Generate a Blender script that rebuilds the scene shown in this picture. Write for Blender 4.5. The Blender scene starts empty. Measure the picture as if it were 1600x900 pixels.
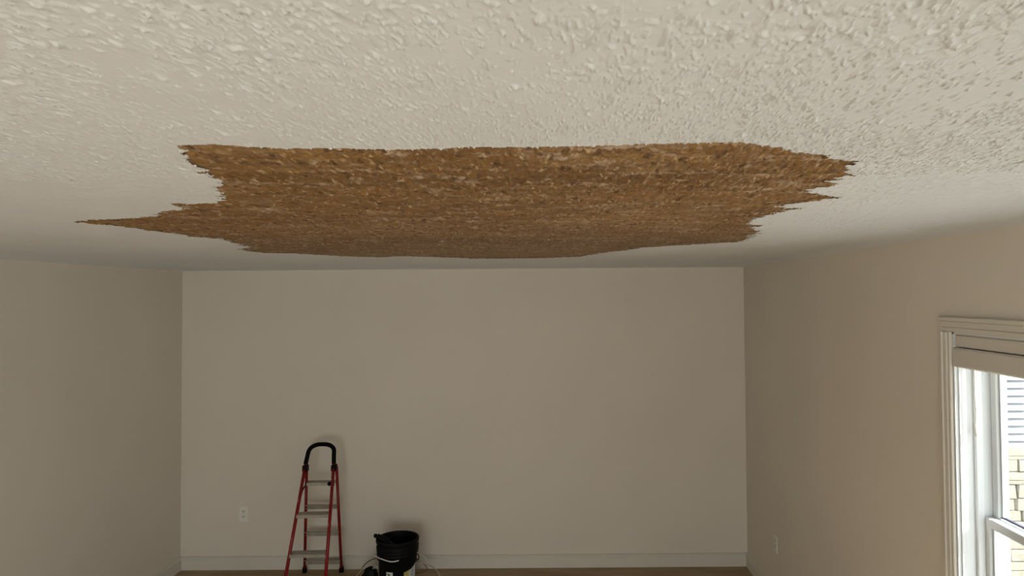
import bpy, math, random
import numpy as np
from mathutils import Vector, Matrix, Euler

# ------------------------------------------------------------------ camera, world, lights, exposure
SC = bpy.context.scene
COL = SC.collection
F = 1080.0                                   # focal length in pixels of a 1600-wide frame
PX, PY = 870.0, 434.0                        # principal point
TILT, ROLL = math.radians(1.5), math.radians(0.4)
EYE = Vector((0.0, 0.0, 2.2))
cd = bpy.data.cameras.new('camera')
cam = bpy.data.objects.new('camera', cd); COL.objects.link(cam)
cd.sensor_width = 36.0; cd.sensor_fit = 'HORIZONTAL'
cd.lens = F / 1600.0 * 36.0
cd.shift_x = (800.0 - PX) / 1600.0
cd.shift_y = (PY - 450.0) / 1600.0
cd.clip_start = 0.02; cd.clip_end = 200
CROT = Matrix.Rotation(math.pi / 2 + TILT, 3, 'X') @ Matrix.Rotation(-ROLL, 3, 'Z')
cam.matrix_world = Matrix.Translation(EYE) @ CROT.to_4x4()
SC.camera = cam

SC.view_settings.view_transform = 'Standard'
SC.view_settings.look = 'None'
SC.view_settings.gamma = 1.0
SC.view_settings.use_curve_mapping = False
SC.view_settings.exposure = 0.0

world = bpy.data.worlds.new('sky'); SC.world = world
world.use_nodes = True
wb = world.node_tree.nodes['Background']
wb.inputs[0].default_value = (0.93, 0.97, 1.0, 1); wb.inputs[1].default_value = 3.0

def lamp(name, kind, loc, rot, energy, color, **kw):
    l = bpy.data.lights.new(name, kind); l.energy = energy; l.color = color
    for k, v in kw.items(): setattr(l, k, v)
    o = bpy.data.objects.new(name, l); COL.objects.link(o)
    o.location = loc; o.rotation_euler = rot
    return o
# room extents (metres): camera stands at x = 0, y = 0
XL, XR, YB, YR, ZC = -3.07, 1.532, 5.667, -2.6, 2.437
SUN_DIR = Vector((-0.74, 0.36, -0.57))        # high sun from the right, behind the neighbouring house front
sun = lamp('sun', 'SUN', (9, 3, 9), SUN_DIR.to_track_quat('-Z', 'Y').to_euler(), 23.0, (1.0, 0.98, 0.98), angle=0.01)
lamp('added_door_fill', 'AREA', (-0.75, YR - 0.30, 1.10), (math.radians(90), 0, 0), 78, (1.0, 0.96, 0.90), shape='RECTANGLE', size=2.3, size_y=1.9)  # added fill lamp outside the unseen door, in place of daylight
# the openings that let the sky in: sampling portals, they give off no light of their own
for nm, loc, rot, sx, sy in (('door_portal', (-0.75, YR - 0.24, 1.03), (math.radians(90), 0, 0), 2.5, 2.06),
                             ('side_portal', (XR + 0.21, 1.075, 1.335), (math.radians(90), 0, math.radians(90)), 0.95, 1.44),
                             ('rear_side_portal', (XR + 0.21, -0.75, 1.335), (math.radians(90), 0, math.radians(90)), 0.95, 1.44),
                             ('window_portal', (XR + 0.21, 2.213, 1.335), (math.radians(90), 0, math.radians(90)), 0.95, 1.44)):
    lamp(nm, 'AREA', loc, rot, 1, (1, 1, 1), shape='RECTANGLE', size=sx, size_y=sy).data.cycles.is_portal = True

def ray(px, py):
    d = CROT @ Vector(((px - PX) / F, -(py - PY) / F, -1.0))
    return d
def at_y(px, py, y):
    d = ray(px, py); return EYE + d * (y / d.y)
def at_z(px, py, z):
    d = ray(px, py); return EYE + d * ((z - EYE.z) / d.z)

# ------------------------------------------------------------------ materials
def mat(name, color, rough=0.6, var=0.0, scale=8.0, color2=None, bump=0.0, bscale=60.0, metal=0.0, spec=0.5, stretch=None):
    m = bpy.data.materials.new(name); m.use_nodes = True
    nt = m.node_tree; N = nt.nodes; L = nt.links
    b = N['Principled BSDF']
    b.inputs['Roughness'].default_value = rough; b.inputs['Metallic'].default_value = metal
    b.inputs['Specular IOR Level'].default_value = spec
    tc = N.new('ShaderNodeTexCoord'); mp = N.new('ShaderNodeMapping')
    L.new(tc.outputs['Object'], mp.inputs[0])
    if stretch: mp.inputs['Scale'].default_value = stretch
    n = N.new('ShaderNodeTexNoise'); n.inputs['Scale'].default_value = scale; n.inputs['Detail'].default_value = 5
    L.new(mp.outputs[0], n.inputs['Vector'])
    r = N.new('ShaderNodeValToRGB')
    c2 = color2 or tuple(c * (1 - var) for c in color)
    r.color_ramp.elements[0].position = 0.3; r.color_ramp.elements[0].color = (*c2, 1)
    r.color_ramp.elements[1].position = 0.7; r.color_ramp.elements[1].color = (*color, 1)
    L.new(n.outputs['Fac'], r.inputs[0]); L.new(r.outputs[0], b.inputs['Base Color'])
    if bump:
        n2 = N.new('ShaderNodeTexNoise'); n2.inputs['Scale'].default_value = bscale; n2.inputs['Detail'].default_value = 3
        L.new(mp.outputs[0], n2.inputs['Vector'])
        bp = N.new('ShaderNodeBump'); bp.inputs['Strength'].default_value = bump; bp.inputs['Distance'].default_value = 0.002
        L.new(n2.outputs['Fac'], bp.inputs['Height']); L.new(bp.outputs[0], b.inputs['Normal'])
    return m

M = {}
M['wall'] = mat('wall_paint', (0.70, 0.645, 0.56), 0.75, 0.04, 1.3, bump=0.06, bscale=220)
M['ceil'] = mat('ceiling_plaster', (0.71, 0.725, 0.735), 0.7, 0.05, 2.2, bump=0.15, bscale=300)
M['trim'] = mat('white_trim_paint', (0.66, 0.63, 0.55), 0.45, 0.05, 3.0)
M['vinyl'] = mat('white_vinyl', (0.66, 0.68, 0.68), 0.35, 0.03, 4.0)
M['shade'] = mat('shade_fabric', (0.62, 0.58, 0.51), 0.8, 0.05, 6.0)
M['gasket'] = mat('dark_gasket', (0.06, 0.06, 0.10), 0.6, 0.2)
M['red'] = mat('red_enamel', (0.25, 0.008, 0.010), 0.4, 0.25, 12.0, spec=0.3)
M['black'] = mat('black_plastic', (0.004, 0.004, 0.005), 0.55, 0.3, 30.0, spec=0.12)
M['rubber'] = mat('black_foam', (0.005, 0.005, 0.005), 0.85, 0.3, 80.0, spec=0.1, bump=0.2, bscale=200)
M['step'] = mat('grey_step_metal', (0.40, 0.36, 0.30), 0.5, 0.25, 20.0, metal=0.35)
M['wire'] = mat('pale_wire', (0.72, 0.70, 0.66), 0.4, 0.1, 30)
M['steel'] = mat('dull_steel', (0.45, 0.44, 0.42), 0.35, 0.2, 40, metal=0.8)
M['cordb'] = mat('brown_cord', (0.16, 0.07, 0.03), 0.6, 0.3, 30)
M['cordp'] = mat('pale_pink_cord', (0.55, 0.44, 0.36), 0.6, 0.3, 30)
M['plate'] = mat('outlet_plastic', (0.78, 0.75, 0.69), 0.4, 0.03, 20)
M['slot'] = mat('outlet_slot_dark', (0.02, 0.018, 0.015), 0.8)
M['paper'] = mat('white_paper_label', (0.62, 0.64, 0.62), 0.6, 0.2, 60)
M['ink'] = mat('black_ink', (0.02, 0.02, 0.02), 0.7)
M['yellow'] = mat('yellow_paper_label', (0.50, 0.45, 0.14), 0.6, 0.25, 40)
M['siding'] = mat('pale_blue_white_siding', (0.22, 0.235, 0.26), 0.5, 0.03, 3.0)
M['stone'] = mat('pale_limestone', (0.23, 0.215, 0.175), 0.85, color2=(0.165, 0.15, 0.11), scale=5.0, bump=0.9, bscale=18)
M['mortar'] = mat('grey_mortar', (0.15, 0.14, 0.11), 0.9, 0.2, 20)
M['roof'] = mat('dark_shingle', (0.10, 0.095, 0.09), 0.9, 0.3, 10)
M['ground'] = mat('pale_gravel', (0.46, 0.45, 0.41), 0.95, color2=(0.36, 0.35, 0.31), scale=6.0, bump=0.5, bscale=40)

def glass():
    m = bpy.data.materials.new('window_glass'); m.use_nodes = True
    nt = m.node_tree; N = nt.nodes; L = nt.links
    N.remove(N['Principled BSDF'])
    t = N.new('ShaderNodeBsdfTransparent'); t.inputs[0].default_value = (0.96, 0.98, 0.98, 1)
    g = N.new('ShaderNodeBsdfGlossy'); g.inputs['Roughness'].default_value = 0.01
    mx = N.new('ShaderNodeMixShader'); mx.inputs[0].default_value = 0.05
    L.new(t.outputs[0], mx.inputs[1]); L.new(g.outputs[0], mx.inputs[2])
    L.new(mx.outputs[0], N['Material Output'].inputs[0])
    return m
M['glass'] = glass()

def floor_mat():
    m = bpy.data.materials.new('plywood_subfloor'); m.use_nodes = True
    nt = m.node_tree; N = nt.nodes; L = nt.links; b = N['Principled BSDF']
    b.inputs['Roughness'].default_value = 0.7
    tc = N.new('ShaderNodeTexCoord'); mp = N.new('ShaderNodeMapping'); mp.inputs['Scale'].default_value = (1.0, 5.0, 1.0)
    L.new(tc.outputs['Object'], mp.inputs[0])
    n = N.new('ShaderNodeTexNoise'); n.inputs['Scale'].default_value = 2.2; n.inputs['Detail'].default_value = 6
    L.new(mp.outputs[0], n.inputs[0])
    r = N.new('ShaderNodeValToRGB'); e = r.color_ramp.elements
    e[0].position = 0.3; e[0].color = (0.25, 0.165, 0.085, 1); e[1].position = 0.72; e[1].color = (0.38, 0.28, 0.17, 1)
    L.new(n.outputs['Fac'], r.inputs[0])
    v = N.new('ShaderNodeTexVoronoi'); v.inputs['Scale'].default_value = 2.6; v.inputs['Randomness'].default_value = 1
    L.new(tc.outputs['Object'], v.inputs['Vector'])
    k = N.new('ShaderNodeValToRGB'); k.color_ramp.elements[0].position = 0.035; k.color_ramp.elements[0].color = (0.03, 0.015, 0.006, 1)
    k.color_ramp.elements[1].position = 0.06; k.color_ramp.elements[1].color = (1, 1, 1, 1)
    L.new(v.outputs['Distance'], k.inputs[0])
    mx = N.new('ShaderNodeMixRGB'); mx.blend_type = 'MULTIPLY'; mx.inputs[0].default_value = 1
    L.new(r.outputs[0], mx.inputs[1]); L.new(k.outputs[0], mx.inputs[2]); L.new(mx.outputs[0], b.inputs['Base Color'])
    return m
M['floor'] = floor_mat()

def patch_mat():
    m = bpy.data.materials.new('brown_bare_plaster'); m.use_nodes = True
    nt = m.node_tree; N = nt.nodes; L = nt.links; b = N['Principled BSDF']
    b.inputs['Roughness'].default_value = 0.5
    b.inputs['Specular IOR Level'].default_value = 0.4
    tc = N.new('ShaderNodeTexCoord')
    def noise(scale, st, det=5):
        mp = N.new('ShaderNodeMapping'); mp.inputs['Scale'].default_value = st
        L.new(tc.outputs['Object'], mp.inputs[0])
        n = N.new('ShaderNodeTexNoise'); n.inputs['Scale'].default_value = scale; n.inputs['Detail'].default_value = det
        L.new(mp.outputs[0], n.inputs[0]); return n.outputs['Fac']
    def ramp(src, p0, c0, p1, c1):
        r = N.new('ShaderNodeValToRGB'); e = r.color_ramp.elements
        e[0].position = p0; e[0].color = (*c0, 1); e[1].position = p1; e[1].color = (*c1, 1)
        L.new(src, r.inputs[0]); return r.outputs[0]
    def mix(f, a, c):
        x = N.new('ShaderNodeMixRGB'); L.new(f, x.inputs[0]); L.new(a, x.inputs[1]); L.new(c, x.inputs[2]); return x.outputs[0]
    rgb = lambda c: ramp(noise(1, (1, 1, 1)), 0, c, 1, c)
    base = ramp(noise(3.0, (0.5, 1, 1)), 0.35, (0.180, 0.088, 0.022), 0.65, (0.265, 0.142, 0.045))
    streak = ramp(noise(9.0, (0.35, 2.2, 1)), 0.52, (0, 0, 0), 0.72, (0.55, 0.55, 0.55))
    c1 = mix(streak, base, rgb((0.39, 0.24, 0.095)))
    dark = ramp(noise(16.0, (0.3, 2.4, 1)), 0.56, (0, 0, 0), 0.7, (0.7, 0.7, 0.7))
    c2 = mix(dark, c1, rgb((0.105, 0.050, 0.018)))
    # remains of the torn white coat plus highlights painted on flake peaks (attribute written on the mesh)
    at = N.new('ShaderNodeAttribute'); at.attribute_name = 'residue_highlight'
    # darker brown band across the far third
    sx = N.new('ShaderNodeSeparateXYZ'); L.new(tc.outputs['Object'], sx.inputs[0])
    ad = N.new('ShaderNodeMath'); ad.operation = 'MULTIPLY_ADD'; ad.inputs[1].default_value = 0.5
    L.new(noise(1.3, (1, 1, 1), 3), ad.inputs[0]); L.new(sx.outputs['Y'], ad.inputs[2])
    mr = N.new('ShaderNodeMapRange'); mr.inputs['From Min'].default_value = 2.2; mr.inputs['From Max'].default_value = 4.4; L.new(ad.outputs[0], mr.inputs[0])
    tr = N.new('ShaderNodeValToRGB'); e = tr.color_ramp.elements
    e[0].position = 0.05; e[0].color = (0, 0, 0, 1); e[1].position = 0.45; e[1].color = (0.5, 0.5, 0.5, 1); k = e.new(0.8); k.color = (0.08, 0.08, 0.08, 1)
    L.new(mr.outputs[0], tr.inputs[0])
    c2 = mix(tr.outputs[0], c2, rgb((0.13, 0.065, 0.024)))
    c3 = mix(at.outputs['Fac'], c2, rgb((0.50, 0.385, 0.28)))
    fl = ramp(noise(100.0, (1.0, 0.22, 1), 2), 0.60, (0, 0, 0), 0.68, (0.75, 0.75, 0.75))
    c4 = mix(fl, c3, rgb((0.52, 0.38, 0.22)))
    fd = ramp(noise(80.0, (0.6, 0.22, 1), 3), 0.58, (0, 0, 0), 0.65, (0.9, 0.9, 0.9))
    c5 = mix(fd, c4, rgb((0.10, 0.047, 0.016)))
    L.new(c5, b.inputs['Base Color'])
    bp = N.new('ShaderNodeBump'); bp.inputs['Strength'].default_value = 0.8; bp.inputs['Distance'].default_value = 0.004
    L.new(noise(100.0, (1.0, 0.22, 1), 2), bp.inputs['Height']); L.new(bp.outputs[0], b.inputs['Normal'])
    return m
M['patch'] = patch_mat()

# ------------------------------------------------------------------ mesh helpers
ORG = {}
def obj(name, verts, faces, m, parent=None, smooth=False, origin=None):
    """link verts (world coordinates) and faces as one mesh object"""
    v = np.asarray(verts, dtype=np.float64).reshape(-1, 3)
    if parent is not None:
        o0 = ORG[parent.name]
    else:
        o0 = np.array(origin if origin is not None else
                      [(v[:, 0].min() + v[:, 0].max()) / 2, (v[:, 1].min() + v[:, 1].max()) / 2, v[:, 2].min()])
    me = bpy.data.meshes.new(name)
    me.from_pydata((v - o0).tolist(), [], faces)
    me.materials.append(M[m] if isinstance(m, str) else m)
    if smooth: me.polygons.foreach_set('use_smooth', [True] * len(me.polygons))
    me.update()
    o = bpy.data.objects.new(name, me); COL.objects.link(o)
    if parent is not None: o.parent = parent
    else: o.location = o0
    ORG[o.name] = o0
    return o
def thing(name, loc, label, cat, group=None):
    o = bpy.data.objects.new(name, None); COL.objects.link(o); o.location = loc
    o.empty_display_size = 0.1
    ORG[o.name] = np.array(loc, dtype=float)
    o['label'] = label; o['category'] = cat
    if group: o['group'] = group
    return o
def tag(o, label, cat, group=None):
    o['label'] = label; o['category'] = cat
    if group: o['group'] = group
    return o
def struct(o, label=None, cat=None):
    o['kind'] = 'structure'
    if label: o['label'] = label
    if cat: o['category'] = cat
    return o
class MB:
    def __init__(s): s.v = []; s.f = []
    def add(s, v, f):
        n = len(s.v); s.v += [tuple(p) for p in v]; s.f += [tuple(i + n for i in q) for q in f]; return s
    def box(s, x0, x1, y0, y1, z0, z1, c=0.0):
        x0, x1 = sorted((x0, x1)); y0, y1 = sorted((y0, y1)); z0, z1 = sorted((z0, z1))
        if c <= 0:
            v = [(x0,y0,z0),(x1,y0,z0),(x1,y1,z0),(x0,y1,z0),(x0,y0,z1),(x1,y0,z1),(x1,y1,z1),(x0,y1,z1)]
            return s.add(v, [(0,3,2,1),(4,5,6,7),(0,1,5,4),(1,2,6,5),(2,3,7,6),(3,0,4,7)])
        c = min(c, (x1-x0)*.45, (y1-y0)*.45, (z1-z0)*.45)
        v = []; idx = {}
        for sx in (0, 1):
            for sy in (0, 1):
                for sz in (0, 1):
                    X = (x0, x1)[sx]; Y = (y0, y1)[sy]; Z = (z0, z1)[sz]
                    dx = c if sx == 0 else -c; dy = c if sy == 0 else -c; dz = c if sz == 0 else -c
                    idx[sx, sy, sz] = len(v)
                    v += [(X, Y+dy, Z+dz), (X+dx, Y, Z+dz), (X+dx, Y+dy, Z)]
        f = []
        I = lambda a, b, d, k: idx[a, b, d] + k
        for q in (0, 1):
            a = [I(q,0,0,0), I(q,1,0,0), I(q,1,1,0), I(q,0,1,0)]; f.append(a if q else a[::-1])
            a = [I(0,q,0,1), I(0,q,1,1), I(1,q,1,1), I(1,q,0,1)]; f.append(a if q else a[::-1])
            a = [I(0,0,q,2), I(1,0,q,2), I(1,1,q,2), I(0,1,q,2)]; f.append(a if q else a[::-1])
        for a in (0, 1):
            for b in (0, 1):
                f.append([I(a,b,0,0), I(a,b,1,0), I(a,b,1,1), I(a,b,0,1)] if (a + b) % 2 else [I(a,b,0,1), I(a,b,1,1), I(a,b,1,0), I(a,b,0,0)])
                f.append([I(a,0,b,0), I(a,0,b,2), I(a,1,b,2), I(a,1,b,0)] if (a + b) % 2 == 0 else [I(a,1,b,0), I(a,1,b,2), I(a,0,b,2), I(a,0,b,0)])
                f.append([I(0,a,b,1), I(1,a,b,1), I(1,a,b,2), I(0,a,b,2)] if (a + b) % 2 == 0 else [I(0,a,b,2), I(1,a,b,2), I(1,a,b,1), I(0,a,b,1)])
                for d in (0, 1):
                    t = [I(a,b,d,0), I(a,b,d,1), I(a,b,d,2)]
                    f.append(t if (a + b + d) % 2 else t[::-1])
        return s.add(v, f)
    def tube(s, pts, r, n=10, closed=False, cap=True):
        P = [Vector(p) for p in pts]; k = len(P)
        R = r if isinstance(r, (list, tuple)) else [r] * k
        T = []
        for i in range(k):
            a = P[(i - 1) % k] if (closed or i > 0) else P[i]
            b = P[(i + 1) % k] if (closed or i < k - 1) else P[i]
            T.append((b - a).normalized())
        up = Vector((0, 0, 1)) if abs(T[0].z) < 0.9 else Vector((0, 1, 0))
        nrm = (up - T[0] * up.dot(T[0])).normalized()
        v = []; f = []
        for i in range(k):
            if i: nrm = (nrm - T[i] * nrm.dot(T[i])).normalized()
            bi = T[i].cross(nrm)
            for j in range(n):
                a = 2 * math.pi * j / n
                v.append(P[i] + (nrm * math.cos(a) + bi * math.sin(a)) * R[i])
        for i in range(k if closed else k - 1):
            i2 = (i + 1) % k
            for j in range(n):
                j2 = (j + 1) % n
                f.append((i*n+j, i*n+j2, i2*n+j2, i2*n+j))
        if cap and not closed:
            f.append(tuple(range(n))[::-1]); f.append(tuple((k-1)*n + j for j in range(n)))
        return s.add(v, f)
    def lathe(s, prof, cx, cy, n=40):
        v = []; f = []; k = len(prof)
        for (r, z) in prof:
            for j in range(n):
                a = 2 * math.pi * j / n
                v.append((cx + r * math.cos(a), cy + r * math.sin(a), z))
        for i in range(k - 1):
            for j in range(n):
                j2 = (j + 1) % n
                f.append((i*n+j, i*n+j2, (i+1)*n+j2, (i+1)*n+j))
        return s.add(v, f)
    def plank(s, a, b, w, t, c=0.0):
        """a bar from a to b, w wide along the frame's side direction, t thick upwards"""
        a = Vector(a); b = Vector(b); d = (b - a).normalized()
        u = Vector((0, 0, 1)); side = d.cross(u).normalized(); up = side.cross(d)
        v = []
        for p in (a, b):
            for (q, r) in ((-1, -1), (1, -1), (1, 1), (-1, 1)):
                v.append(p + side * (q * w / 2) + up * (r * t / 2))
        return s.add(v, [(3,2,1,0),(4,5,6,7),(0,1,5,4),(1,2,6,5),(2,3,7,6),(3,0,4,7)])
    def build(s, name, m, parent=None, smooth=False, origin=None):
        return obj(name, s.v, s.f, m, parent, smooth, origin)
def smooth_path(pts, sub=6):
    P = [Vector(p) for p in pts]; out = []
    for i in range(len(P) - 1):
        p0 = P[max(i-1, 0)]; p1 = P[i]; p2 = P[i+1]; p3 = P[min(i+2, len(P)-1)]
        for k in range(sub):
            t = k / sub
            out.append(0.5 * ((2*p1) + (p2-p0)*t + (2*p0-5*p1+4*p2-p3)*t*t + (3*p1-p0-3*p2+p3)*t**3))
    out.append(P[-1]); return out

# ------------------------------------------------------------------ room shell
T = 0.18
struct(MB().box(XL - T, XR + T, YR - T, YB + T, -0.12, 0.0).build('floor', 'floor'), 'brown plywood subfloor along the foot of the walls')
struct(MB().box(XL - T, XR + T, YB, YB + T, 0, ZC + 0.06).build('wall_back', 'wall'), 'plain beige wall behind the ladder and bucket')
struct(MB().box(XL - T, XL, YR, YB, 0, ZC + 0.06).build('wall_left', 'wall'), 'plain beige wall on the left side of the room')
W1 = (1.74, 2.686, 0.62, 2.051)              # visible window: y0, y1, z0, z1
W2 = (0.60, 1.55, 0.62, 2.051)               # two unseen copies of the window, added to light the room
W3 = (-1.225, -0.275, 0.62, 2.051)
D1 = (-2.0, 0.5, 0.0, 2.06)                  # unseen patio door added to light the room: x0, x1, z0, z1
b = MB(); ys = [YR, W3[0], W3[1], W2[0], W2[1], W1[0], W1[1], YB]
for i in range(7):
    if i in (1, 3, 5):
        b.box(XR, XR + T, ys[i], ys[i+1], 0, W1[2]); b.box(XR, XR + T, ys[i], ys[i+1], W1[3], ZC + 0.06)
    else: b.box(XR, XR + T, ys[i], ys[i+1], 0, ZC + 0.06)
struct(b.build('wall_right', 'wall'), 'plain beige wall pierced by the window on the right')
b = MB()
b.box(XL - T, D1[0], YR - T, YR, 0, ZC + 0.06); b.box(D1[1], XR + T, YR - T, YR, 0, ZC + 0.06); b.box(D1[0], D1[1], YR - T, YR, D1[3], ZC + 0.06)
struct(b.build('wall_rear', 'wall'))

# baseboards: board with a small moulded cap
def baseboard(name, p, q, nrm, label):
    """profile swept from p to q, nrm points into the room"""
    prof = [(0, 0), (0.014, 0), (0.014, 0.082), (0.0105, 0.086), (0.0105, 0.092), (0.017, 0.096), (0.017, 0.103), (0, 0.108)]
    v = []; f = []; k = len(prof)
    for e in (p, q):
        for (d, z) in prof: v.append((e[0] + nrm[0] * d, e[1] + nrm[1] * d, z))
    for i in range(k): f.append((i, (i+1) % k, k + (i+1) % k, k + i))
    f += [tuple(range(k))[::-1], tuple(range(k, 2*k))]
    struct(obj(name, v, f, 'trim'), label)
baseboard('baseboard_back', (XL, YB), (XR, YB), (0, -1), 'white baseboard along the back wall')
baseboard('baseboard_left', (XL, YR), (XL, YB - 0.014), (1, 0), 'white baseboard along the left wall')
baseboard('baseboard_right', (XR, YR), (XR, YB - 0.014), (-1, 0), 'white baseboard along the right wall')

# ------------------------------------------------------------------ textured ceiling and its bare brown patch
rng = np.random.default_rng(7)
def smooth_noise(n, cells, seed):
    """periodic value noise on an n x n grid"""
    r = np.random.default_rng(seed); g = r.random((cells, cells))
    t = np.arange(n) / n * cells; i = t.astype(int); u = t - i; u = u * u * (3 - 2 * u); j = (i + 1) % cells; i = i % cells
    a = g[i][:, i]; c = g[i][:, j]; d = g[j][:, i]; e = g[j][:, j]; U = u[None, :]; V = u[:, None]
    return (a * (1 - U) + c * U) * (1 - V) + (d * (1 - U) + e * U) * V
CELL = 0.0011
NT = 1500                                      # a 1.65 m tile of relief
def stamp(H, n, len_rng, wid_rng, h_rng, ysq, density=None, seed=0, flat=0.0, sign=1, ang=None):
    r = np.random.default_rng(seed)
    cx = r.random(n) * NT; cy = r.random(n) * NT
    if density is not None:
        keep = r.random(n) < density[cy.astype(int), cx.astype(int)]
        cx, cy = cx[keep], cy[keep]; n = len(cx)
    Lh = (len_rng[0] + (len_rng[1] - len_rng[0]) * r.random(n) ** 2) / 2
    w = wid_rng[0] + (wid_rng[1] - wid_rng[0]) * r.random(n) ** 2
    h = h_rng[0] + (h_rng[1] - h_rng[0]) * r.random(n) ** 1.5
    th = r.random(n) * math.pi if ang is None else ang[0] + ang[1] * r.standard_normal(n)
    kx = (r.random(n) - 0.5) * 1.2
    asy = 0.5 + r.random(n)
    K = int(np.ceil((len_rng[1] / 2 + wid_rng[1]) / CELL)) + 1; KY = int(np.ceil((len_rng[1] / 2 + wid_rng[1]) * ysq / CELL)) + 1
    oy, ox = np.mgrid[-KY:KY+1, -K:K+1]
    step = max(1, int(3e6 / ox.size))
    for s in range(0, n, step):
        e = slice(s, s + step)
        X = ox.ravel()[None, :] * CELL; Y = oy.ravel()[None, :] * CELL / ysq
        c, q = np.cos(th[e])[:, None], np.sin(th[e])[:, None]
        u = X * c + Y * q; v = -X * q + Y * c
        un = u / Lh[e][:, None]
        v = v - kx[e][:, None] * Lh[e][:, None] * (un * un - 0.4)
        wv = np.where(v > 0, w[e][:, None] * asy[e][:, None], w[e][:, None] / (0.4 + asy[e][:, None]))
        prof = np.exp(-(v / wv) ** 2)
        if flat: prof = np.minimum(prof * (1 + flat), 1.0)
        z = h[e][:, None] * prof * np.clip(1 - un * un, 0, 1) ** 0.6
        ix = (cx[e].astype(int)[:, None] + ox.ravel()[None, :]) % NT
        iy = (cy[e].astype(int)[:, None] + oy.ravel()[None, :]) % NT
        k = z > 1e-5
        np.maximum.at(H, (iy[k], ix[k]), z[k])
dens = np.clip(0.15 + 1.25 * (0.5 * smooth_noise(NT, 9, 1) + 0.5 * smooth_noise(NT, 22, 2) - 0.22) * 1.6, 0.08, 1)
HW = np.zeros((NT, NT))
stamp(HW, 26000, (0.003, 0.011), (0.0006, 0.0011), (0.0010, 0.0046), 3.2, dens, seed=11)
stamp(HW, 34000, (0.003, 0.010), (0.0006, 0.0011), (0.0012, 0.0050), 1.7, dens, seed=13)
stamp(HW, 900, (0.008, 0.018), (0.0014, 0.0034), (0.0012, 0.0040), 2.6, dens, seed=12, flat=0.5)
HW += 0.0004 * smooth_noise(NT, 60, 5)
HB = np.zeros((NT, NT))
stamp(HB, 16000, (0.006, 0.020), (0.0014, 0.0036), (0.0012, 0.0056), 4.2, None, seed=21)
stamp(HB, 3000, (0.010, 0.028), (0.003, 0.007), (0.0012, 0.0056), 2.4, None, seed=22, flat=0.6, ang=(0.0, 0.5))
CR = np.zeros((NT, NT))
stamp(CR, 2600, (0.02, 0.08), (0.0012, 0.0026), (0.0020, 0.0060), 1.0, smooth_noise(NT, 7, 6), seed=23, ang=(0.0, 0.12))
HB = HB - CR
RES = smooth_noise(NT, 40, 8) * 0.6 + smooth_noise(NT, 140, 9) * 0.4
def sample(H, X, Y):
    a = (X / CELL) % NT; c = (Y / CELL) % NT
    i = a.astype(int); j = c.astype(int); u = a - i; w = c - j
    i %= NT; j %= NT; i2 = (i + 1) % NT; j2 = (j + 1) % NT
    return (H[j, i] * (1 - u) + H[j, i2] * u) * (1 - w) + (H[j2, i] * (1 - u) + H[j2, i2] * u) * w
def sag(X, Y):
    """the ceiling rounds softly down into the walls"""
    d = np.minimum(np.minimum(X - XL, XR - X), YB - Y)
    return 0.012 * np.clip(1 - d / 0.12, 0, 1) ** 2

OUT = [(278,226),(330,226),(380,229),(450,232),(510,231),(560,232),(630,233),(680,232),(760,229),(830,229),(900,228),(960,227),(1020,224),
 (1080,222),(1150,221),(1185,224),(1195,229),(1220,231),(1240,236),(1262,239),(1290,243),(1300,248),(1338,252),(1340,256),(1315,259),(1336,264),
 (1310,268),(1338,271),(1312,277),(1300,282),(1307,290),(1280,293),(1260,297),(1268,302),(1308,308),(1270,315),(1228,319),(1215,321),(1222,326),
 (1250,325),(1225,330),(1190,338),(1168,348),(1185,352),(1172,356),(1188,361),(1170,367),(1172,372),(1155,378),(1100,381),(1060,383),(1000,387),
 (975,391),(940,395),(905,401),(850,403),(780,404),(740,404),(690,402),(640,400),(590,402),(530,400),(500,398),(460,396),(415,395),(395,393),
 (372,389),(390,387),(375,381),(345,373),(310,370),(270,365),(262,363),(215,357),(180,352),(165,351),(145,349),(122,345),(140,343),(200,341),
 (240,338),(250,331),(290,326),(262,317),(300,318),(345,316),(348,305),(338,293),(348,290),(330,272),(310,262),(300,250),(288,240),(285,232)]
POLY = np.array([[p.x, p.y] for p in (at_z(x, y, ZC) for x, y in OUT)])
def inside(X, Y):
    r = np.zeros(X.shape, bool); n = len(POLY)
    for k in range(n):
        x0, y0 = POLY[k]; x1, y1 = POLY[(k + 1) % n]
        if y0 == y1: continue
        c = (y0 > Y) != (y1 > Y)
        r ^= c & (X < (x1 - x0) * (Y - y0) / (y1 - y0) + x0)
    return r
def rag(X, Y):
    """torn edge: short teeth along x, small bites along y"""
    tx = 0.026 * (sample(RES, X * 0.35, Y * 2.4) - 0.5) * 2 * np.clip(Y / 1.6, 0.6, 2.0)
    ty = 0.007 * (sample(RES, X * 1.3 + 0.4, Y * 0.5) - 0.5) * 2 * Y
    return X + tx, Y + ty
def rows(y0, y1, d0, d1):
    out = [y0]; 
    while out[-1] < y1:
        t = (out[-1] - y0) / (y1 - y0); out.append(out[-1] + d0 + (d1 - d0) * t)
    out[-1] = y1; return np.array(out)
def grid(xa, ya):
    X, Y = np.meshgrid(xa, ya); nx = len(xa); ny = len(ya)
    i = np.arange(nx * ny).reshape(ny, nx)
    q = np.stack([i[:-1, :-1], i[1:, :-1], i[1:, 1:], i[:-1, 1:]], -1).reshape(-1, 4)   # faces look down
    xc = (X[:-1, :-1] + X[1:, 1:]) / 2; yc = (Y[:-1, :-1] + Y[1:, 1:]) / 2
    return X.ravel(), Y.ravel(), q, xc.ravel(), yc.ravel()
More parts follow.
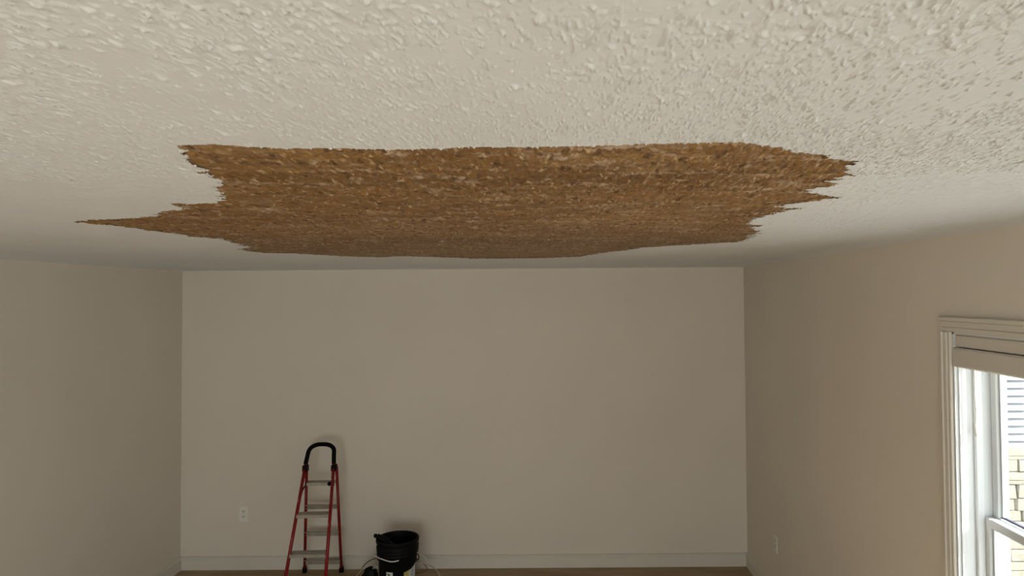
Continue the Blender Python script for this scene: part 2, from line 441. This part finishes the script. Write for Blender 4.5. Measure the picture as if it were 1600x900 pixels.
def big_mesh(name, parts, m, parent=None, attr=None):
    vs = []; qs = []; at = []; n = 0
    for (v, q, a) in parts:
        used = np.zeros(len(v), bool); used[q.ravel()] = True
        mp = np.cumsum(used) - 1
        vs.append(v[used]); qs.append(mp[q] + n); n += int(used.sum())
        if a is not None: at.append(a[used])
    v = np.concatenate(vs); q = np.concatenate(qs)
    me = bpy.data.meshes.new(name)
    me.vertices.add(len(v)); me.vertices.foreach_set('co', v.astype(np.float32).ravel())
    me.loops.add(q.size); me.loops.foreach_set('vertex_index', q.astype(np.int32).ravel())
    me.polygons.add(len(q)); me.polygons.foreach_set('loop_start', (np.arange(len(q)) * 4).astype(np.int32))
    me.polygons.foreach_set('use_smooth', np.ones(len(q), bool))
    me.update(calc_edges=True)
    if attr:
        A = me.attributes.new(attr, 'FLOAT', 'POINT'); A.data.foreach_set('value', np.concatenate(at).astype(np.float32))
    me.materials.append(M[m])
    o = bpy.data.objects.new(name, me); COL.objects.link(o)
    if parent: o.parent = parent
    ORG[o.name] = np.zeros(3)
    return o
parts = []
def band(xa, ya, fade=1.0):
    X, Y, q, xc, yc = grid(xa, ya)
    h = sample(HW, X + 5, Y) * fade
    v = np.stack([X, Y, ZC - h - sag(X, Y)], 1)
    rx, ry = rag(xc, yc)
    parts.append((v, q[~inside(rx, ry)], None))
ar = lambda a, c, d: np.linspace(a, c, int(round((c - a) / d)) + 1)
Y1, Y2, Y3 = 0.36, 1.36, 2.8
band(ar(-1.20, 1.0, 0.0013), rows(Y1, Y2, 0.0022, 0.0060))
band(ar(XL, -1.20, 0.006), rows(Y1, Y2, 0.008, 0.010)); band(ar(1.0, XR, 0.004), rows(Y1, Y2, 0.005, 0.008))
band(ar(-2.7, XR, 0.0034), rows(Y2, Y3, 0.006, 0.014)); band(ar(XL, -2.7, 0.01), rows(Y2, Y3, 0.012, 0.012))
band(ar(XL, XR, 0.009), rows(Y3, YB, 0.013, 0.030), 0.8)
band(ar(XL, XR, 0.05), ar(YR, Y1, 0.05), 0.3)
ceiling = struct(big_mesh('ceiling', parts, 'ceil'), 'white ceiling with a rough stomped plaster texture')
MB().box(XL - T, XR + T, YR - T, YB + T, ZC + 0.03, ZC + 0.10).build('ceiling_board', 'ceil', ceiling)
# the bare patch lies behind the torn white coat
pp = []
def pband(xa, ya):
    X, Y, q, xc, yc = grid(xa, ya)
    rx, ry = rag(X, Y)
    h = np.where(inside(rx, ry), sample(HB, X + 5, Y), 0.0)
    ro = sample(RES, X * 0.55 + 2, Y * 1.6)
    edge = np.clip(1 - (Y - 1.03) / 0.10, 0, 1) * 0.55
    res_hl = np.clip((ro - 0.62) * 3.0, 0, 0.6) + np.clip((sample(RES, X + 3, Y * 1.3) - 0.70) * 5, 0, 0.9) * (h > 0.0012) + edge * np.clip((ro - 0.25) * 2, 0, 1)  # pale remnants, painted highlights on relief peaks, pale near edge
    v = np.stack([X, Y, ZC + 0.0022 - h * 1.15], 1)
    keep = np.zeros(len(xc), bool)
    for dx, dy in ((0, 0), (-0.05, 0), (0.05, 0), (0, 0.05), (0, -0.05)):
        rx, ry = rag(xc + dx, yc + dy); keep |= inside(rx, ry)
    pp.append((v, q[keep], np.clip(res_hl, 0, 0.9)))
pband(ar(-0.85, 0.85, 0.0026), rows(0.95, 1.6, 0.0026, 0.005))
pband(ar(-1.75, 1.0, 0.0050), rows(1.6, 4.5, 0.006, 0.020))
patch = big_mesh('bare_plaster_patch', pp, 'patch', ceiling, 'residue_highlight')
patch['label'] = 'ragged brown bare patch where the white ceiling coat is gone'

# ------------------------------------------------------------------ windows
def window(name, W, label=None, detail=True):
    y0, y1, z0, z1 = W; X = XR
    root = bpy.data.objects.new(name, None); COL.objects.link(root); root.location = (X, (y0 + y1) / 2, z0); ORG[root.name] = np.array(root.location)
    struct(root, label)
    cw = 0.057
    def casing(nm, a0, a1, b0, b1, axis):
        # stepped moulding: thick outer edge, cove, thinner inner edge
        m = MB()
        if axis == 'h':
            m.box(X - 0.020, X + 0.002, a0, a1, b1 - 0.016, b1, 0.003); m.box(X - 0.015, X + 0.002, a0, a1, b0 + 0.018, b1 - 0.016, 0.002); m.box(X - 0.011, X + 0.002, a0, a1, b0, b0 + 0.018, 0.003)
        else:
            out_hi = axis == 'v+'
            e = [(b1 - 0.016, b1, 0.020), (b0 + 0.018, b1 - 0.016, 0.015), (b0, b0 + 0.018, 0.011)] if out_hi else [(b0, b0 + 0.016, 0.020), (b0 + 0.016, b1 - 0.018, 0.015), (b1 - 0.018, b1, 0.011)]
            for (p, q, t) in e: m.box(X - t, X + 0.002, p, q, a0, a1, 0.003)
        m.build(nm, 'trim', root)
    casing('head_casing', y0 - cw, y1 + cw, z1, z1 + cw, 'h')
    casing('side_casing', z0, z1, y1, y1 + cw, 'v+'); casing('side_casing', z0, z1, y0 - cw, y0, 'v-')
    MB().box(X - 0.045, X + 0.10, y0 - cw - 0.02, y1 + cw + 0.02, z0 - 0.022, z0, 0.005).build('window_sill', 'trim', root)
    MB().box(X - 0.014, X + 0.002, y0 - cw, y1 + cw, z0 - 0.085, z0 - 0.022, 0.003).build('apron', 'trim', root)
    # jamb liner and stops
    m = MB()
    m.box(X, X + 0.20, y1 - 0.010, y1 + 0.004, z0, z1); m.box(X, X + 0.20, y0 - 0.004, y0 + 0.010, z0, z1); m.box(X, X + 0.20, y0, y1, z1 - 0.010, z1 + 0.004); m.box(X + 0.09, X + 0.20, y0, y1, z0 - 0.004, z0 + 0.014)
    m.build('jamb', 'vinyl', root)
    m = MB()
    for s, yy in ((-1, y1 - 0.010), (1, y0 + 0.010)):
        m.box(X + 0.012, X + 0.030, yy, yy + s * 0.006, z0, z1 - 0.01, 0.002)
        m.box(X + 0.068, X + 0.098, yy, yy + s * 0.014, z0, z1 - 0.01, 0.003)
    m.build('stop', 'vinyl', root)
    mz = 1.344 if detail else (z0 + z1) / 2
    def sash(nm, xf, za, zb, sw, rt, rb):
        a, c = y0 + 0.012, y1 - 0.012
        s = MB()
        s.box(xf, xf + 0.032, a, a + sw, za, zb, 0.003); s.box(xf, xf + 0.032, c - sw, c, za, zb, 0.003)
        s.box(xf + 0.0005, xf + 0.0315, a + sw, c - sw, zb - rt, zb, 0.003); s.box(xf + 0.0005, xf + 0.0315, a + sw, c - sw, za, za + rb, 0.003)
        o = s.build(nm, 'vinyl', root)
        g = MB(); i0, i1, k0, k1 = a + sw, c - sw, za + rb, zb - rt
        for (p, q, r, t) in ((i0, i0 + 0.005, k0, k1), (i1 - 0.005, i1, k0, k1), (i0, i1, k0, k0 + 0.005), (i0, i1, k1 - 0.005, k1)):
            g.box(xf + 0.012, xf + 0.022, p, q, r, t)
        g.build('gasket', 'gasket', o)
        st = MB()
        for (p, q) in ((i0 + 0.005, i0 + 0.012), (i1 - 0.012, i1 - 0.005)): st.box(xf + 0.010, xf + 0.024, p, q, k0 + 0.005, k1 - 0.005)
        st.build('glazing_bead', 'vinyl', o)
        MB().box(xf + 0.015, xf + 0.019, i0, i1, k0, k1).build('pane', 'glass', o)
        return o
    lo = sash('lower_sash', X + 0.098, z0 + 0.014, mz, 0.036, 0.034, 0.05)
    up = sash('upper_sash', X + 0.134, mz - 0.030, z1 - 0.01, 0.036, 0.04, 0.034)
    yc = (y0 + y1) / 2
    if detail:
        k = MB(); k.box(X + 0.103, X + 0.132, 2.36, 2.44, mz, mz + 0.016, 0.006); k.box(X + 0.108, X + 0.126, 2.30, 2.385, mz + 0.010, mz + 0.020, 0.004)
        k.build('sash_lock', 'vinyl', lo)
    # raised shade
    sh = thing(name + '_shade', (X + 0.03, yc, 1.91), 'raised beige fabric shade with a white pull cord inside the window casing', 'window shade') if detail else None
    if sh:
        sh.name = 'window_shade'; ORG[sh.name] = np.array(sh.location)
        MB().box(X + 0.004, X + 0.055, y0 + 0.012, y1 - 0.012, 1.994, z1 - 0.012, 0.003).build('headrail', 'shade', sh)
        MB().box(X - 0.006, X + 0.058, y0 + 0.004, y1 - 0.004, 1.916, 1.990, 0.006).build('folded_fabric', 'shade', sh)
        yk = y1 - 0.035
        c = MB().tube([(X + 0.062, yk, 1.93), (X + 0.062, yk, 1.69)], 0.0020, 6); c.tube([(X + 0.066, yk - 0.008, 1.93), (X + 0.063, yk - 0.001, 1.70)], 0.0012, 6)
        pc = c.build('pull_cord', 'trim', sh)
        t = MB().lathe([(0.0005, 1.70), (0.004, 1.694), (0.005, 1.68), (0.0075, 1.655), (0.0005, 1.653)], X + 0.062, yk, 14)
        t.build('tassel', 'trim', pc, True)
    return root
window('window_1', W1, 'white double-hung window with casing on the right wall')
window('added_window_2', W2, None, detail=False)  # this and the next are unseen, added for their light
window('added_window_3', W3, None, detail=False)
# patio door behind the camera, added to let light in
dr = bpy.data.objects.new('added_door_1', None); COL.objects.link(dr); dr.location = ((D1[0] + D1[1]) / 2, YR, 0); ORG[dr.name] = np.array(dr.location); struct(dr)
m = MB(); m.box(D1[0], D1[0] + 0.05, YR - 0.16, YR + 0.01, 0, D1[3]); m.box(D1[1] - 0.05, D1[1], YR - 0.16, YR + 0.01, 0, D1[3]); m.box(D1[0], D1[1], YR - 0.16, YR + 0.01, D1[3] - 0.05, D1[3])
m.build('door_frame', 'trim', dr)
for a, c, yy in ((D1[0] + 0.05, -0.72, YR - 0.05), (-0.80, D1[1] - 0.05, YR - 0.11)):
    s = MB(); s.box(a, a + 0.07, yy, yy + 0.04, 0.01, D1[3] - 0.05); s.box(c - 0.07, c, yy, yy + 0.04, 0.01, D1[3] - 0.05)
    s.box(a + 0.07, c - 0.07, yy, yy + 0.04, 0.01, 0.10); s.box(a + 0.07, c - 0.07, yy, yy + 0.04, D1[3] - 0.12, D1[3] - 0.05)
    o = s.build('door_panel', 'vinyl', dr)
    MB().box(a + 0.07, c - 0.07, yy + 0.018, yy + 0.022, 0.10, D1[3] - 0.12).build('pane', 'glass', o)

# ------------------------------------------------------------------ outside: ground and the house next door
struct(MB().box(-25, 30, -25, 35, -3.2, -3.0).build('ground', 'ground'))
HY = 9.6
hx0, hx1 = 3.4, 11.5
house = thing('neighbouring_house', ((hx0 + hx1) / 2, HY, -3.0), 'house with white lap siding above pale stone, seen through the window', 'house')
MB().box(hx0, hx1, HY + 0.03, HY + 6, -3.0, 4.6).build('wall_core', 'mortar', house)
ZS = 0.06                                      # foot of the siding
bm_ = None
for i in range(42):
    z = ZS + i * 0.104
    if bm_ is None:
        v = [(hx0, HY + 0.03, z), (hx1, HY + 0.03, z), (hx1, HY - 0.034, z), (hx0, HY - 0.034, z),
             (hx0, HY + 0.03, z + 0.112), (hx1, HY + 0.03, z + 0.112), (hx1, HY + 0.012, z + 0.112), (hx0, HY + 0.012, z + 0.112)]
        bm_ = obj('siding_board', v, [(3,2,1,0),(4,5,6,7),(3,0,4,7)[::-1],(1,2,6,5)[::-1],(2,3,7,6)[::-1],(0,1,5,4)[::-1]], 'siding', house)
    else:
        o = bm_.copy(); COL.objects.link(o); o.location.z = i * 0.104; o.parent = house
stone_src = []
def stone_mesh(seed):
    r = random.Random(seed); m = MB().box(-0.5, 0.5, -0.045, 0.06, -0.5, 0.5, 0.035)
    m.v = [(x + r.uniform(-.018, .018), y + r.uniform(-.014, .008), z + r.uniform(-.05, .05)) for x, y, z in m.v]
    me = bpy.data.meshes.new('stone'); me.from_pydata(m.v, [], m.f); me.materials.append(M['stone']); me.update(); return me
SM = [stone_mesh(k) for k in range(6)]
r = random.Random(5); z = ZS - 0.005
heights = [0.10, 0.05, 0.16, 0.12, 0.06, 0.19, 0.16, 0.15, 0.07, 0.17, 0.14, 0.16, 0.12, 0.18, 0.15, 0.2, 0.16, 0.18, 0.15, 0.2]
nst = 0
for hh in heights:
    x = hx0 - r.uniform(0, 0.3)
    while x < hx1 and z > -3:
        L_ = r.uniform(0.35, 0.8); a = max(x, hx0); c = min(x + L_, hx1)
        if c - a > 0.08:
            o = bpy.data.objects.new('stone', SM[r.randrange(6)]); COL.objects.link(o); o.parent = house
            o.location = ((a + c) / 2 - house.location.x, r.uniform(-0.012, 0.006), z - hh / 2 - house.location.z)
            o.scale = (c - a - 0.004, 1, hh - 0.004); nst += 1
        x += L_
    z -= hh
m = MB(); m.box(hx0 - 0.4, hx1 + 0.4, HY - 0.4, HY + 6.4, 4.5, 4.65); m.add([(hx0 - .4, HY - .4, 4.65), (hx1 + .4, HY - .4, 4.65), (hx1 + .4, HY + 6.4, 4.65), (hx0 - .4, HY + 6.4, 4.65), (hx0 - .4, HY + 3, 6.6), (hx1 + .4, HY + 3, 6.6)], [(0, 1, 5, 4), (2, 3, 4, 5), (0, 4, 3), (1, 2, 5)])
m.build('roof', 'roof', house)

# ------------------------------------------------------------------ step ladder
lad = thing('step_ladder', (-1.86, 5.3, 0), 'red folding step ladder with grey treads and a black hoop handle', 'ladder')
HT = 0.88
hl, hr = Vector((-1.950, 5.355, HT)), Vector((-1.732, 5.365, HT))       # hinge points
fl, fr = Vector((-1.972, 4.945, 0.012)), Vector((-1.672, 4.965, 0.012))  # front feet
rl, rr = Vector((-2.036, 5.595, 0.012)), Vector((-1.742, 5.598, 0.012))  # rear feet
up = lambda foot, hinge, z: hinge + (hinge - foot) * ((z - hinge.z) / (hinge.z - foot.z))
RT = 0.0125
for f_, h_ in ((fl, hl), (fr, hr)):
    t = MB().tube([f_, up(f_, h_, 0.93)], RT, 12).build('front_leg', 'red', lad, True)
    MB().lathe([(0.0005, 0), (0.018, 0), (0.018, 0.03), (0.0145, 0.045), (0.0005, 0.045)], f_.x, f_.y, 14).build('rubber_foot', 'rubber', t, True)
off = Vector((0, 0.024, 0))
for f_, h_, sx in ((rl, hl, 1), (rr, hr, 1)):
    hx = h_ + Vector((0.006 if f_ is rl else 0.016, 0.026, 0.01))
    t = MB().tube([f_, hx], RT * 0.92, 12).build('rear_leg', 'red', lad, True)
    MB().lathe([(0.0005, 0), (0.018, 0), (0.018, 0.03), (0.0145, 0.045), (0.0005, 0.045)], f_.x, f_.y, 14).build('rubber_foot', 'rubber', t, True)
# hoop handle with black foam
a0, a1 = up(fl, hl, 0.915), up(fr, hr, 0.915)
t0, t1 = up(fl, hl, 1.0), up(fr, hr, 1.0)
mid = (t0 + t1) / 2; half = (t1 - t0) / 2; upv = (hl - fl).normalized()
pts = [a0]
for k in range(17):
    a = math.pi - math.pi * k / 16
    ca, sa = math.cos(a), math.sin(a)
    e = 0.80
    pts.append(mid - upv * 0.02 + half * 0.97 * (abs(ca) ** e * (1 if ca > 0 else -1)) + upv * 0.078 * (abs(sa) ** e))
pts.append(a1)
MB().tube(pts, 0.0165, 14).build('handle', 'rubber', lad, True)
# hinge blocks
for h_, sx in ((hl, -1), (hr, 1)):
    MB().box(h_.x - 0.018, h_.x + 0.020, h_.y - 0.012, h_.y + 0.042, HT - 0.022, HT + 0.030, 0.006).build('hinge_block', 'black', lad)
def tread(nm, p, q, w, t, fwd):
    a = p + (q - p) * 0.03; c = q - (q - p) * 0.03
    m = MB().plank(a + fwd, c + fwd, w, t)
    d = (c - a).normalized(); s = d.cross(Vector((0, 0, 1))).normalized()
    for k in (-0.36, -0.12, 0.12, 0.36):
        m.plank(a + fwd + s * (k * w) + Vector((0, 0, t / 2)), c + fwd + s * (k * w) + Vector((0, 0, t / 2)), w * 0.12, 0.003)
    # folded lips along both long edges
    for k in (-0.5, 0.5): m.plank(a + fwd + s * (k * w) - Vector((0, 0, 0.008)), c + fwd + s * (k * w) - Vector((0, 0, 0.008)), 0.003, 0.022)
    return m.build(nm, 'step', lad)
for z in (0.580, 0.332, 0.105):
    tread('tread', up(fl, hl, z), up(fr, hr, z), 0.085 if z < 0.7 else 0.075, 0.006, Vector((0.0, 0.006, 0)))
for z in (0.560, 0.333, 0.088):
    p, q = up(rl, hl + Vector((0.006, 0.026, 0.01)), z), up(rr, hr + Vector((0.016, 0.026, 0.01)), z)
    m = MB().plank(p, q, 0.010, 0.034); m.plank(p + Vector((0, -0.012, 0.017)), q + Vector((0, -0.012, 0.017)), 0.026, 0.004); m.build('rear_crossbar', 'step', lad)
pz = 0.775; hb = Vector((0.006, 0.026, 0.01)); hb2 = Vector((0.016, 0.026, 0.01))
tread('tread', up(rl, hl + hb, pz) + Vector((0.018, 0, 0)), up(rr, hr + hb2, pz), 0.080, 0.006, Vector((0, -0.030, 0)))
# folding stays
for f_, h_, r_, dx in ((fl, hl, rl, 0.0), (fr, hr, rr, 0.0)):
    p = up(f_, h_, 0.70); q = up(r_, h_ + Vector((0.006, 0.026, 0.01)), 0.775)
    e = 0.020 if f_ is fl else -0.012
    MB().tube(smooth_path([p + Vector((0, 0, -0.02)), p + (q - p) * 0.4 + Vector((e * 0.3, 0, 0.01)), q + Vector((e, 0, 0.0))], 4), 0.0055, 8).build('folding_stay', 'black', lad, True)
MB().box(-1.768, -1.742, 5.325, 5.352, 0.757, 0.788, 0.008).build('tread_bracket', 'black', lad)
# worn sticker remnants on the rails
for f_, h_, z, L_ in ((fr, hr, 0.655, 0.028), (fr, hr, 0.50, 0.022), (fr, hr, 0.80, 0.016), (fl, hl, 0.66, 0.020), (fl, hl, 0.42, 0.012), (fr, hr, 0.30, 0.016)):
    p, q = up(f_, h_, z), up(f_, h_, z + L_)
    d = (q - p).normalized(); nv = Vector((0.35, -1, 0)).normalized(); sv = d.cross(nv).normalized()
    v = []
    for e in (p, q):
        for k in (-0.5, 0.0, 0.5): v.append(e + sv * (k * 0.016) + nv * (math.sqrt(max(0, RT ** 2 - (k * .016) ** 2)) + 0.0008))
    v += [Vector(x) - nv * 0.0015 for x in v]
    obj('sticker', v, [(0,1,4,3),(1,2,5,4),(6,9,10,7),(7,10,11,8),(0,3,9,6),(2,8,11,5),(0,6,7,1),(1,7,8,2),(3,4,10,9),(4,5,11,10)], 'paper', lad)

# ------------------------------------------------------------------ outlets
def outlet(c, ax, nrm, label):
    c = Vector(c); A = Vector(ax); Nn = Vector(nrm); U = Vector((0, 0, 1))
    root = thing('wall_outlet', tuple(c), label, 'outlet', 'wall outlets')
    def b(nm, u0, u1, z0, z1, d0, d1, m_, par=root, ch=0.0):
        mm = MB().box(u0, u1, d0, d1, z0, z1, ch)
        v = [c + A * p[0] + Nn * p[1] + U * p[2] for p in mm.v]
        fs = mm.f if A.cross(Nn).dot(U) > 0 else [q[::-1] for q in mm.f]
        return obj(nm, v, fs, m_, par)
    b('cover_plate', -0.038, 0.038, -0.062, 0.062, 0, 0.006, 'plate', ch=0.003)
    for z in (0.021, -0.021):
        s = b('socket', -0.017, 0.017, z - 0.015, z + 0.015, 0.006, 0.0085, 'plate', ch=0.002)
        b('slot', -0.010, -0.0055, z - 0.001, z + 0.010, 0.0085, 0.0092, 'slot', s); b('slot', 0.0055, 0.010, z - 0.001, z + 0.009, 0.0085, 0.0092, 'slot', s)
        b('slot', -0.003, 0.003, z - 0.010, z - 0.004, 0.0085, 0.0092, 'slot', s)
    b('screw', -0.003, 0.003, -0.003, 0.003, 0.006, 0.0075, 'steel', ch=0.001)
p = at_y(381, 803, YB)
outlet((p.x, YB, p.z), (1, 0, 0), (0, -1, 0), 'beige wall outlet left of the ladder on the back wall')
d = ray(1212.5, 850); p = EYE + d * (XR / d.x)
outlet((XR, p.y, p.z), (0, 1, 0), (-1, 0, 0), 'beige wall outlet low on the right wall near the corner')

# ------------------------------------------------------------------ bucket
BX, BY = -1.203, 5.215
bk = thing('bucket', (BX, BY, 0), 'black plastic bucket with a wire handle and labels near the back wall', 'bucket')
Rb = lambda z: 0.128 + 0.013 * z / 0.30         # body taper
prof = [(0.0005, 0.0), (0.118, 0.0), (0.127, 0.006), (Rb(0.15), 0.15), (Rb(0.292), 0.292), (0.1500, 0.297), (0.1530, 0.303), (0.1500, 0.310), (0.1480, 0.316), (0.1530, 0.320), (0.1550, 0.326), (0.1530, 0.332),
        (0.1490, 0.338), (0.1540, 0.343), (0.1560, 0.349), (0.1540, 0.355), (0.1510, 0.362), (0.1520, 0.378), (0.1575, 0.384), (0.1585, 0.398), (0.1550, 0.404), (0.1480, 0.404), (0.1460, 0.397), (0.1440, 0.35), (0.124, 0.008), (0.0005, 0.006)]
MB().lathe(prof, BX, BY, 56).build('body', 'black', bk, True)
def on_bucket(ang, z, off=0.0): 
    rr_ = Rb(z) + off; a = math.radians(ang); return Vector((BX + rr_ * math.cos(a), BY + rr_ * math.sin(a), z))
# ears: left and right
for ang in (172, 8):
    p = on_bucket(ang, 0.262, 0.014)
    pts = []
    for k in range(18):
        a = 2 * math.pi * k / 18; pts.append(p + Vector((0.010 * math.cos(a) + (-0.008 if ang < 90 else 0.004), -0.004 * math.cos(a), 0.022 * math.sin(a) - 0.012)))
    MB().tube(pts, 0.0042, 8, closed=True).build('handle_ear', 'black', bk, True)
# wire bail hanging along the front
w = []
for ang, z, o in ((176, 0.275, 0.014), (184, 0.283, 0.024), (194, 0.286, 0.026), (206, 0.290, 0.020), (222, 0.293, 0.018), (240, 0.294, 0.018), (252, 0.288, 0.016), (264, 0.283, 0.015), (276, 0.284, 0.015), (286, 0.289, 0.015)):
    w.append(on_bucket(ang, z, o))
MB().tube(smooth_path(w, 5), 0.0042, 8).build('wire_handle', 'wire', bk, True)
def sticker(nm, a0, a1, z0, z1, m_, off=0.0012, par=bk, n=8, skew=0.0):
    v = []; f = []
    for i in range(n + 1):
        a = a0 + (a1 - a0) * i / n
        for z in (z0, z1):
            zz = z + skew * (i / n)
            for o in (off, off - 0.0010): v.append(on_bucket(a, zz, o))
    for i in range(n):
        s = i * 4
        f += [(s, s+4, s+6, s+2), (s+1, s+3, s+7, s+5), (s, s+1, s+5, s+4), (s+2, s+6, s+7, s+3)]
    f += [(0, 2, 3, 1), (n*4, n*4+1, n*4+3, n*4+2)]
    return obj(nm, v, f, m_, par)
s1 = sticker('label', 247, 268, 0.06, 0.198, 'paper'); s1['label'] = 'white paper label'
sticker('mark', 250, 260, 0.180, 0.188, 'ink', 0.0020, s1, skew=-0.010); sticker('mark', 255, 258, 0.160, 0.186, 'ink', 0.0020, s1); sticker('mark', 258, 266, 0.160, 0.167, 'ink', 0.0020, s1, skew=-0.005)
sticker('mark', 250, 264, 0.140, 0.147, 'ink', 0.0020, s1, skew=-0.006); sticker('mark', 249, 268, 0.115, 0.121, 'ink', 0.0020, s1); sticker('mark', 249, 266, 0.090, 0.096, 'ink', 0.0020, s1)
s2 = sticker('label', 302, 322, 0.06, 0.188, 'yellow', skew=0.012); s2['label'] = 'yellow label'
s3 = sticker('label', 319, 352, 0.06, 0.192, 'paper', 0.0016, skew=0.035); s3['label'] = 'white and yellow label on the right side'
for k in range(4): sticker('mark', 326, 336, 0.172 - 0.022 * k, 0.178 - 0.022 * k, 'ink', 0.0022, s3, skew=0.014)
# tool resting in the bucket
tl = thing('trowel', (BX - 0.06, BY, 0.10), 'black handled tool resting in the bucket against its left rim', 'tool')
MB().tube(smooth_path([(BX - 0.030, BY - 0.01, 0.330), (BX - 0.08, BY - 0.02, 0.375), (BX - 0.125, BY - 0.02, 0.408), (BX - 0.150, BY - 0.02, 0.421)], 4), [0.026] * 4 + [0.030] * 4 + [0.022] * 4 + [0.014], 12).build('grip', 'black', tl, True)
pe = Vector((BX - 0.160, BY - 0.02, 0.424))
MB().lathe([(0.0005, pe.z - 0.016), (0.011, pe.z - 0.012), (0.016, pe.z), (0.011, pe.z + 0.012), (0.0005, pe.z + 0.016)], pe.x, pe.y, 16).build('knob', 'rubber', tl, True)
MB().box(BX - 0.045, BX + 0.02, BY - 0.05, BY + 0.03, 0.020, 0.30, 0.01).build('blade', 'steel', tl)

# ------------------------------------------------------------------ black tool bag and cords by the bucket
tb = thing('tool_bag', (-1.40, 5.23, 0), 'small black tool bag with white lettering left of the bucket', 'bag')
n, k = 24, 12; v = []; f = []
rr2 = random.Random(3)
for i in range(k + 1):
    t = i / k; z = 0.180 * t
    w_ = (0.064 + 0.008 * math.sin(t * 5)) * (1 - 0.25 * t) * (math.sqrt(max(0.0, 1 - max(0, (t - 0.8) / 0.2) ** 2)) * 0.9 + 0.1 if t > 0.8 else 1)
    for j in range(n):
        a = 2 * math.pi * j / n; e = 0.7
        ca, sa = math.cos(a), math.sin(a)
        v.append((-1.413 + w_ * abs(ca) ** e * (1 if ca > 0 else -1) + rr2.uniform(-.004, .004), 5.24 + w_ * 0.75 * abs(sa) ** e * (1 if sa > 0 else -1) + rr2.uniform(-.004, .004), z + (rr2.uniform(-.005, .005) if 0 < i else 0)))
for i in range(k):
    for j in range(n): f.append((i*n+j, i*n+(j+1) % n, (i+1)*n+(j+1) % n, (i+1)*n+j))
f += [tuple(range(n))[::-1], tuple(k*n + j for j in range(n))]
body = obj('bag_body', v, f, 'black', tb, True)
MB().tube(smooth_path([(-1.45, 5.23, 0.14), (-1.475, 5.21, 0.10), (-1.478, 5.20, 0.05), (-1.46, 5.19, 0.01)], 5), 0.008, 8).build('strap', 'rubber', tb, True)
def letter(pts, dx):
    P = [at_y(px + dx, py, 5.172) for px, py in pts]
    MB().tube(P, 0.0028, 6).build('lettering', 'paper', body, True)
letter([(582.5, 889), (583.6, 885.4), (585.4, 888.6), (586.6, 885.2), (587.4, 888.4)], 0)
letter([(590.2, 886.2), (588.6, 885.6), (587.9, 887.4), (588.8, 888.8), (590.2, 888.2)], 0.6)

def cord(pxs, m_, r_, label):
    P = smooth_path([at_y(*p) if len(p) == 3 else at_z(p[0], p[1], p[3]) for p in pxs], 6)
    P = [Vector((q.x, q.y, max(q.z, r_))) for q in P]
    return tag(MB().tube(P, r_, 8).build('cord', m_, None, True), label, 'cord', 'loose cords around the bucket')
cord([(545, 905, 5.36), (557, 898, 5.37), (564, 890, 5.385), (570, 882, 5.395), (578, 876, 5.40), (586, 872.8, 5.40), (596, 871, 5.40), (606, 873, 5.40)], 'cordb', 0.0042, 'thin brown cord arching over the floor left of the bucket')
cord([(547, 908, 5.33), (560, 896, 5.34), (566, 888.5, 5.35), (569.5, 884.6, 5.355)], 'cordp', 0.0040, 'short pale cord beside the black bag on the floor')
cord([(640, 880, 5.40), (648, 878, 5.42), (657, 879, 5.43), (667, 882, 5.45), (676, 886, 5.44), (683, 892, 5.42), (687, 900, 5.39), (687, 909, 5.34)], 'cordp', 0.0050, 'pinkish cord curving across the floor right of the bucket')
cord([(640, 868, 5.42), (652, 866, 5.44), (660, 868, 5.455), (665, 873, 5.465), (668, 880, 5.47), (672, 884.5, 5.47)], 'wire', 0.0028, 'thin white wire drooping from behind the bucket to the floor')
cord([(640, 876, 5.44), (650, 876.5, 5.45), (660, 880, 5.46), (668, 889, 5.44), (658, 895, 5.41), (646, 897, 5.40)], 'cordb', 0.0035, 'thin brown cord looping on the floor right of the bucket')
